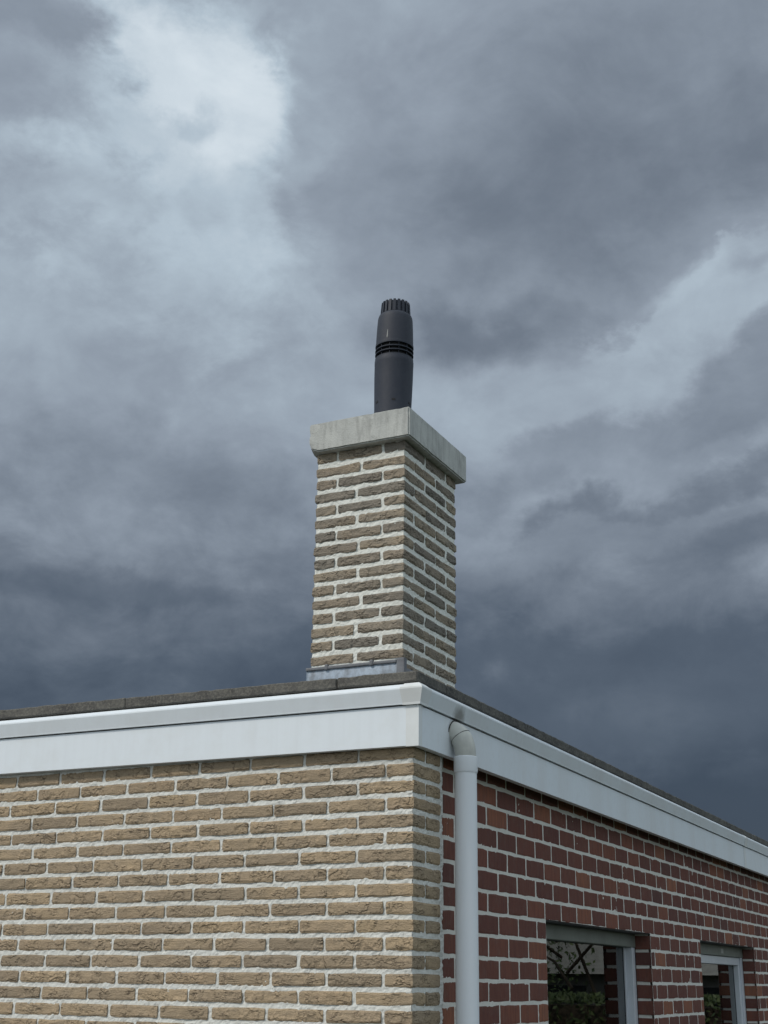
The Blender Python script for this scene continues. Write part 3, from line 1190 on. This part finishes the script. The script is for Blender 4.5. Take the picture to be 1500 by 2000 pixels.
link('cap', me, M['cap'], chimney)


# lead flashing round the foot
def lead_strip(p0, p1, out, ztop, zbot, material, seed, lap=0.0):
    """sheet from p0 to p1 (plan), standing off the wall, wavy top edge"""
    p0, p1, out = Vector((*p0, 0)), Vector((*p1, 0)), Vector((*out, 0))
    n = 36
    fr, bk = [], []
    for i in range(n + 1):
        t = i / n
        p = p0.lerp(p1, t)
        w = mnoise.noise(Vector((t * 9, seed, 0))) * 0.005 + mnoise.noise(Vector((t * 31, seed, 3))) * 0.0025
        for j, zz in enumerate((ztop + w, ztop - 0.012 + w * 0.4, ztop - 0.05, zbot)):
            o_ = (0.003, 0.0075, 0.009, 0.013)[j] + mnoise.noise(Vector((t * 14, seed + 5, zz * 30))) * 0.0018
            fr.append(hp(*(p + out * o_).xy, zz))
            bk.append(hp(*(p + out * (o_ - 0.012)).xy, zz))
    vv = fr + bk
    N = len(fr)
    ff = []
    for i in range(n):
        for j in range(3):
            a = i * 4 + j
            ff.append((a, a + 1, a + 5, a + 4))
        ff.append((i * 4, (i + 1) * 4, N + (i + 1) * 4, N + i * 4))
    for j in range(3):
        ff.append((j, j + 1, N + j + 1, N + j))
        e_ = n * 4 + j
        ff.append((e_, e_ + 1, N + e_ + 1, N + e_))
    return link('flashing', mesh('flashing', vv, ff, True), material, chimney)


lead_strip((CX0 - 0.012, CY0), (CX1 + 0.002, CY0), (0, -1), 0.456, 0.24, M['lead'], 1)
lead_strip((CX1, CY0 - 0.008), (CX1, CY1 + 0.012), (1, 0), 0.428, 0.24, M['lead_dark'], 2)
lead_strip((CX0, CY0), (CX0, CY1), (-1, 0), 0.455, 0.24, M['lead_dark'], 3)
# folded lead dog-ear at the near corner and clips on the top edge
q = MB().bevel_box(CX1 - 0.022, CX1 + 0.013, CY0 - 0.0155, CY0 + 0.012, 0.25, 0.463, 0.003)
q.v = shift(q.v)
q.build('flashing_corner', M['lead_dark'], chimney)
q = MB().bevel_box(CX0 - 0.013, CX1 - 0.024, CY0 - 0.0155, CY0 - 0.002, 0.4445, 0.4580, 0.004)
q.v = shift(q.v)
q.build('flashing_lip', M['lead_dark'], chimney)
for xx in (-0.555, -0.345):
    q = MB().bevel_box(xx - 0.008, xx + 0.008, CY0 - 0.0185, CY0 - 0.001, 0.441, 0.466, 0.005)
    q.v = shift(q.v)
    q.build('flashing_clip', M['lead_dark'], chimney)

# ================================================================== FLUE TERMINAL
FZ = 1.5625
flue = thing('flue_terminal', 'charcoal flue terminal with slotted crown and louvred waist on chimney cap', 'flue', (-0.4045, 0.605, FZ))
flue.rotation_euler = (0.0, math.radians(1.0), 0.0)
flue.scale = (1.035, 1.035, 1.0)


def zf(z):
    return (z - 1.5625) * 0.948


# lower sleeve, tapering towards the cap; hollow
low = [(0.0790, 0.0), (0.0812, 0.0), (0.0818, zf(1.62)), (0.0830, zf(1.72)), (0.0852, zf(1.80)), (0.0870, zf(1.88)), (0.0876, zf(1.950)), (0.0882, zf(1.955)), (0.0882, zf(1.973)), (0.0868, zf(1.978)), (0.0868, zf(1.988)), (0.078, zf(1.988))]
MB().lathe(low, 64).build('lower_sleeve', M['flue'], flue, smooth=True, angle=40)
up = [(0.077, zf(2.050)), (0.0868, zf(2.050)), (0.0872, zf(2.056)), (0.0862, zf(2.066)), (0.0850, zf(2.066)), (0.0846, zf(2.085)), (0.0832, zf(2.13)), (0.0815, zf(2.17)), (0.0800, zf(2.20)), (0.0785, zf(2.213)), (0.0750, zf(2.224)), (0.0690, zf(2.230)), (0.066, zf(2.231))]
MB().lathe(up, 64).build('upper_sleeve', M['flue'], flue, smooth=True, angle=40)
MB().lathe([(0.0001, zf(1.982)), (0.074, zf(1.982)), (0.074, zf(2.056)), (0.0001, zf(2.056))], 48).build('inner_core', M['flue_dark'], flue)
for zz in (2.0085, 2.0295):
    MB().lathe([(0.0745, zf(zz - 0.002)), (0.0860, zf(zz - 0.0030)), (0.0872, zf(zz - 0.0015)), (0.0872, zf(zz + 0.0020)), (0.0860, zf(zz + 0.003)), (0.0745, zf(zz + 0.003))], 64, closed=True).build('louvre_ring', M['flue'], flue, smooth=True, angle=40)
for i in range(12):
    a = 2 * math.pi * (i + 0.35) / 12
    ca, sa = math.cos(a), math.sin(a)
    ring = []
    for (rr, tt) in ((0.0735, -0.0013), (0.0815, -0.0013), (0.0815, 0.0013), (0.0735, 0.0013)):
        ring.append((rr * ca - tt * sa, rr * sa + tt * ca))
    MB().prism([(p[0], p[1], zf(1.986)) for p in ring], [(p[0], p[1], zf(2.052)) for p in ring]).build('louvre_rib', M['flue'], flue)
# crown: ring of upright fins round an open outlet
cr = MB()
cr.lathe([(0.0585, zf(2.222)), (0.0625, zf(2.224)), (0.0605, zf(2.292)), (0.0560, zf(2.2925)), (0.0545, zf(2.23))], 48)
cr.build('crown', M['flue'], flue, smooth=True, angle=40)
nfin = 20
for i in range(nfin):
    a = 2 * math.pi * (i + 0.2) / nfin
    ca, sa = math.cos(a), math.sin(a)

    def pt(rr, tt, z):
        return (rr * ca - tt * sa, rr * sa + tt * ca, zf(z))
    t_ = 0.0056
    lo_ = [pt(0.060, -t_, 2.2305), pt(0.0695, -t_, 2.2305), pt(0.0695, t_, 2.2305), pt(0.060, t_, 2.2305)]
    hi_ = [pt(0.0575, -t_, 2.2965), pt(0.0655, -t_, 2.2965), pt(0.0655, t_, 2.2965), pt(0.0575, t_, 2.2965)]
    MB().prism(lo_, hi_).build('crown_fin', M['flue'], flue)
MB().lathe([(0.0001, zf(2.262)), (0.0555, zf(2.262))], 32).build('outlet', M['flue_dark'], flue)
# small slots near the foot
for i in range(6):
    a = math.radians(-62 + 60 * i)
    ca, sa = math.cos(a), math.sin(a)
    ring = [(rr * ca - tt * sa, rr * sa + tt * ca) for rr, tt in ((0.078, -0.0085), (0.0846, -0.0085), (0.0846, 0.0085), (0.078, 0.0085))]
    MB().prism([(p[0], p[1], zf(1.735)) for p in ring], [(p[0], p[1], zf(1.745)) for p in ring]).build('clip_slot', M['flue_dark'], flue)
# pale scrape on the upper sleeve
a0 = math.atan2(CAM.y - 0.605, CAM.x + 0.4045) - 0.42
sv = []
for i, (zz, w) in enumerate(((2.072, .0010), (2.085, .0018), (2.10, .0014), (2.118, .0006))):
    rr = 0.0853 - (zz - 2.066) * 0.03
    for s_ in (-1, 1):
        a = a0 + s_ * w / rr + i * 0.006
        sv.append((rr * math.cos(a), rr * math.sin(a), zf(zz)))
link('scrape', mesh('scrape', sv, [(0, 1, 3, 2), (2, 3, 5, 4), (4, 5, 7, 6)]), M['scuff'], flue)

# ================================================================== DOWNPIPE
PX, PY, PR = 0.0865, 0.283, 0.0435
dp = thing('downpipe', 'blue-grey plastic rain downpipe with elbow beside the buff brick corner', 'downpipe', (PX, PY, GZ))


def dpp(x, y, z):
    return (x - PX, y - PY, z - GZ)


MB().tube([dpp(PX, PY, GZ + 0.02), dpp(PX, PY, -0.02)], PR - 0.0015, 48).build('pipe', M['pvc'], dp, smooth=True)
MB().lathe([(PR - 0.0035, -0.022 - GZ), (PR + 0.0005, -0.024 - GZ), (PR + 0.0022, -0.018 - GZ), (PR + 0.0022, 0.0345 - GZ), (PR + 0.0004, 0.037 - GZ), (PR - 0.0035, 0.0365 - GZ)], 48).build('collar', M['pvc'], dp, smooth=True)
# two-piece mitred elbow from the fascia down into the collar
P0 = Vector((0.018, 0.287, 0.142))
P1 = Vector((0.062, 0.285, 0.118))
P2 = Vector((PX, PY, 0.072))
P3 = Vector((PX, PY, 0.030))


def bend(pts, rad, name):
    path_ = []
    rs = []
    for i in range(len(pts)):
        path_.append(dpp(*pts[i]))
        rs.append(rad[i])
    return MB().tube(path_, rs, 48).build(name, M['pvc_old'], dp, smooth=True, angle=50)


def bez(a, b, c_, n):
    return [a * (1 - t) ** 2 + b * 2 * t * (1 - t) + c_ * t * t for t in [i / n for i in range(n + 1)]]


arc = bez(P0, Vector((PX, 0.284, 0.130)), Vector((PX, PY, 0.030)), 22)
bend(arc[:11], [0.0405] * 11, 'elbow_socket')
bend(arc[10:], [0.0425 - 0.0002 * i for i in range(13)], 'elbow')
MB().tube([dpp(*(arc[10] - (arc[11] - arc[9]).normalized() * 0.0012)), dpp(*(arc[10] + (arc[11] - arc[9]).normalized() * 0.0006))], 0.0431, 48).build('elbow_seam', M['dark'], dp)
# dark open ring where the elbow enters the board
nrm = (arc[1] - arc[0]).normalized()
MB().tube([dpp(0.0320, 0.288, 0.135), dpp(0.0345, 0.288, 0.1345)], 0.0475, 48).build('outlet_gap', M['dark'], dp)
# pipe clips lower down the wall
for zz in (-1.25, -2.1):
    q = MB().lathe([(PR - 0.001, zz - 0.011 - GZ), (PR + 0.004, zz - 0.011 - GZ), (PR + 0.004, zz + 0.011 - GZ), (PR - 0.001, zz + 0.011 - GZ)], 40)
    q.box(-PX - 0.052, -PR, -0.012, 0.012, zz - 0.01 - GZ, zz + 0.01 - GZ)
    q.build('pipe_clip', M['pvc'], dp)


# ================================================================== GARDEN (seen mirrored in the panes)
def leaf_cloud(points, size, r, n_per):
    vv, ff = [], []
    for p, rad in points:
        for _ in range(n_per):
            d = Vector((r.gauss(0, 1), r.gauss(0, 1), r.gauss(0, 1))).normalized() * rad * (0.55 + 0.5 * r.random())
            c0 = p + d
            a = Vector((r.uniform(-1, 1), r.uniform(-1, 1), r.uniform(-1, 1))).normalized()
            b = a.orthogonal().normalized()
            s0 = size * r.uniform(0.6, 1.3)
            k = len(vv)
            vv += [c0 - a * s0, c0 + b * s0 * 0.5, c0 + a * s0, c0 - b * s0 * 0.5]
            ff.append((k, k + 1, k + 2, k + 3))
    return [tuple(q) for q in vv], ff


def tree(loc, h, lean, label, seed):
    r = random.Random(seed)
    t = thing('garden_tree', label, 'tree', loc, 'trees across the garden')
    mb_ = MB()
    pts, rad = [], []
    for i in range(7):
        k = i / 6
        pts.append(Vector((lean * k * k * h * 0.5, r.uniform(-.05, .05), k * h * 0.75)))
        rad.append(0.04 * (1 - k * 0.8))
    mb_.tube(pts, rad, 10)
    tips = []
    for i in range(9):
        k = 0.5 + 0.47 * i / 8
        p = pts[0].lerp(pts[6], k)
        a = i * 2.4 + r.random()
        ln = h * r.uniform(0.22, 0.36)
        e = p + Vector((math.cos(a) * ln, math.sin(a) * ln, ln * r.uniform(0.3, 0.8)))
        mid = (p + e) / 2 + Vector((0, 0, 0.1))
        mb_.tube([p, mid, e], [0.03 * (1.3 - k), 0.02 * (1.2 - k) + .005, 0.005], 7)
        tips += [e, mid, p.lerp(e, 0.8)]
    mb_.build('trunk', M['bark'], t, smooth=True)
    vv, ff = leaf_cloud([(q, h * r.uniform(0.07, 0.13)) for q in tips] + [(pts[6] + Vector((r.uniform(-.5, .5), r.uniform(-.5, .5), r.uniform(-.2, .7))), 0.45) for _ in range(6)], 0.04, r, 150)
    link('crown', mesh('crown', vv, ff), M['leaf'], t)
    return t


tree((2.6, 12.2, GZ), 4.2, 0.5, 'slender leaning garden tree behind the low clipped hedge', 3)
tree((4.9, 13.0, GZ), 4.8, 0.35, 'taller broad garden tree in front of the pale roofed bungalow', 8)
tree((7.8, 15.0, GZ), 4.6, -0.2, 'bushy garden tree at the far end of the dark fence', 21)

hedge = thing('clipped_hedge', 'long clipped green garden hedge facing the red brick wall', 'hedge', (4.0, 10.3, GZ))
r = random.Random(5)
vv, ff = [], []
for _ in range(15000):
    s_ = r.random()
    if s_ < 0.3:
        p = Vector((r.uniform(-3.2, 4.5), r.uniform(-.4, .4), 1.50 + r.uniform(-.05, .04)))
    else:
        p = Vector((r.uniform(-3.2, 4.5), r.choice((-1, 1)) * (0.4 + r.uniform(-.06, .04)), r.uniform(0, 1.5)))
    a = Vector((r.uniform(-1, 1), r.uniform(-1, 1), r.uniform(-1, 1))).normalized()
    b = a.orthogonal().normalized()
    k = len(vv)
    s0 = r.uniform(.025, .05)
    vv += [p - a * s0, p + b * s0 * .5, p + a * s0, p - b * s0 * .5]
    ff.append((k, k + 1, k + 2, k + 3))
link('foliage', mesh('foliage', [tuple(q) for q in vv], ff), M['hedge'], hedge)
q = MB().box(-3.15, 4.45, -0.33, 0.33, 0.0, 1.42)
q.build('stems', M['bark'], hedge)

fence = thing('panel_fence', 'dark painted panel fence behind the clipped hedge', 'fence', (4.5, 16.0, GZ))
for i in range(8):
    xx = -3.6 + i * 1.2
    MB().box(xx + 0.05, xx + 1.15, -0.02, 0.02, 0.05, 1.35).build('panel', M['fence'], fence)
    MB().box(xx - 0.04, xx + 0.04, -0.05, 0.05, 0, 1.45).build('post', M['fence'], fence)

nb = thing('neighbour_bungalow', 'low grey bungalow with a pale tiled roof beyond the garden fence', 'house', (6.0, 20.0, GZ))
MB().box(-6, 6, 0, 6, 0, 1.85).build('wall', M['render'], nb)
rf = MB()
rf.prism([(-6.4, -0.4, 1.8), (-6.4, 6.4, 1.8), (-6.4, 3, 4.3)], [(6.4, -0.4, 1.8), (6.4, 6.4, 1.8), (6.4, 3, 4.3)])
rf.build('roof', M['rooftile'], nb)
for xx in (-4, -0.5, 3):
    MB().box(xx, xx + 1.4, -0.02, 0.03, 0.6, 1.6).build('window', M['gasket'], nb)
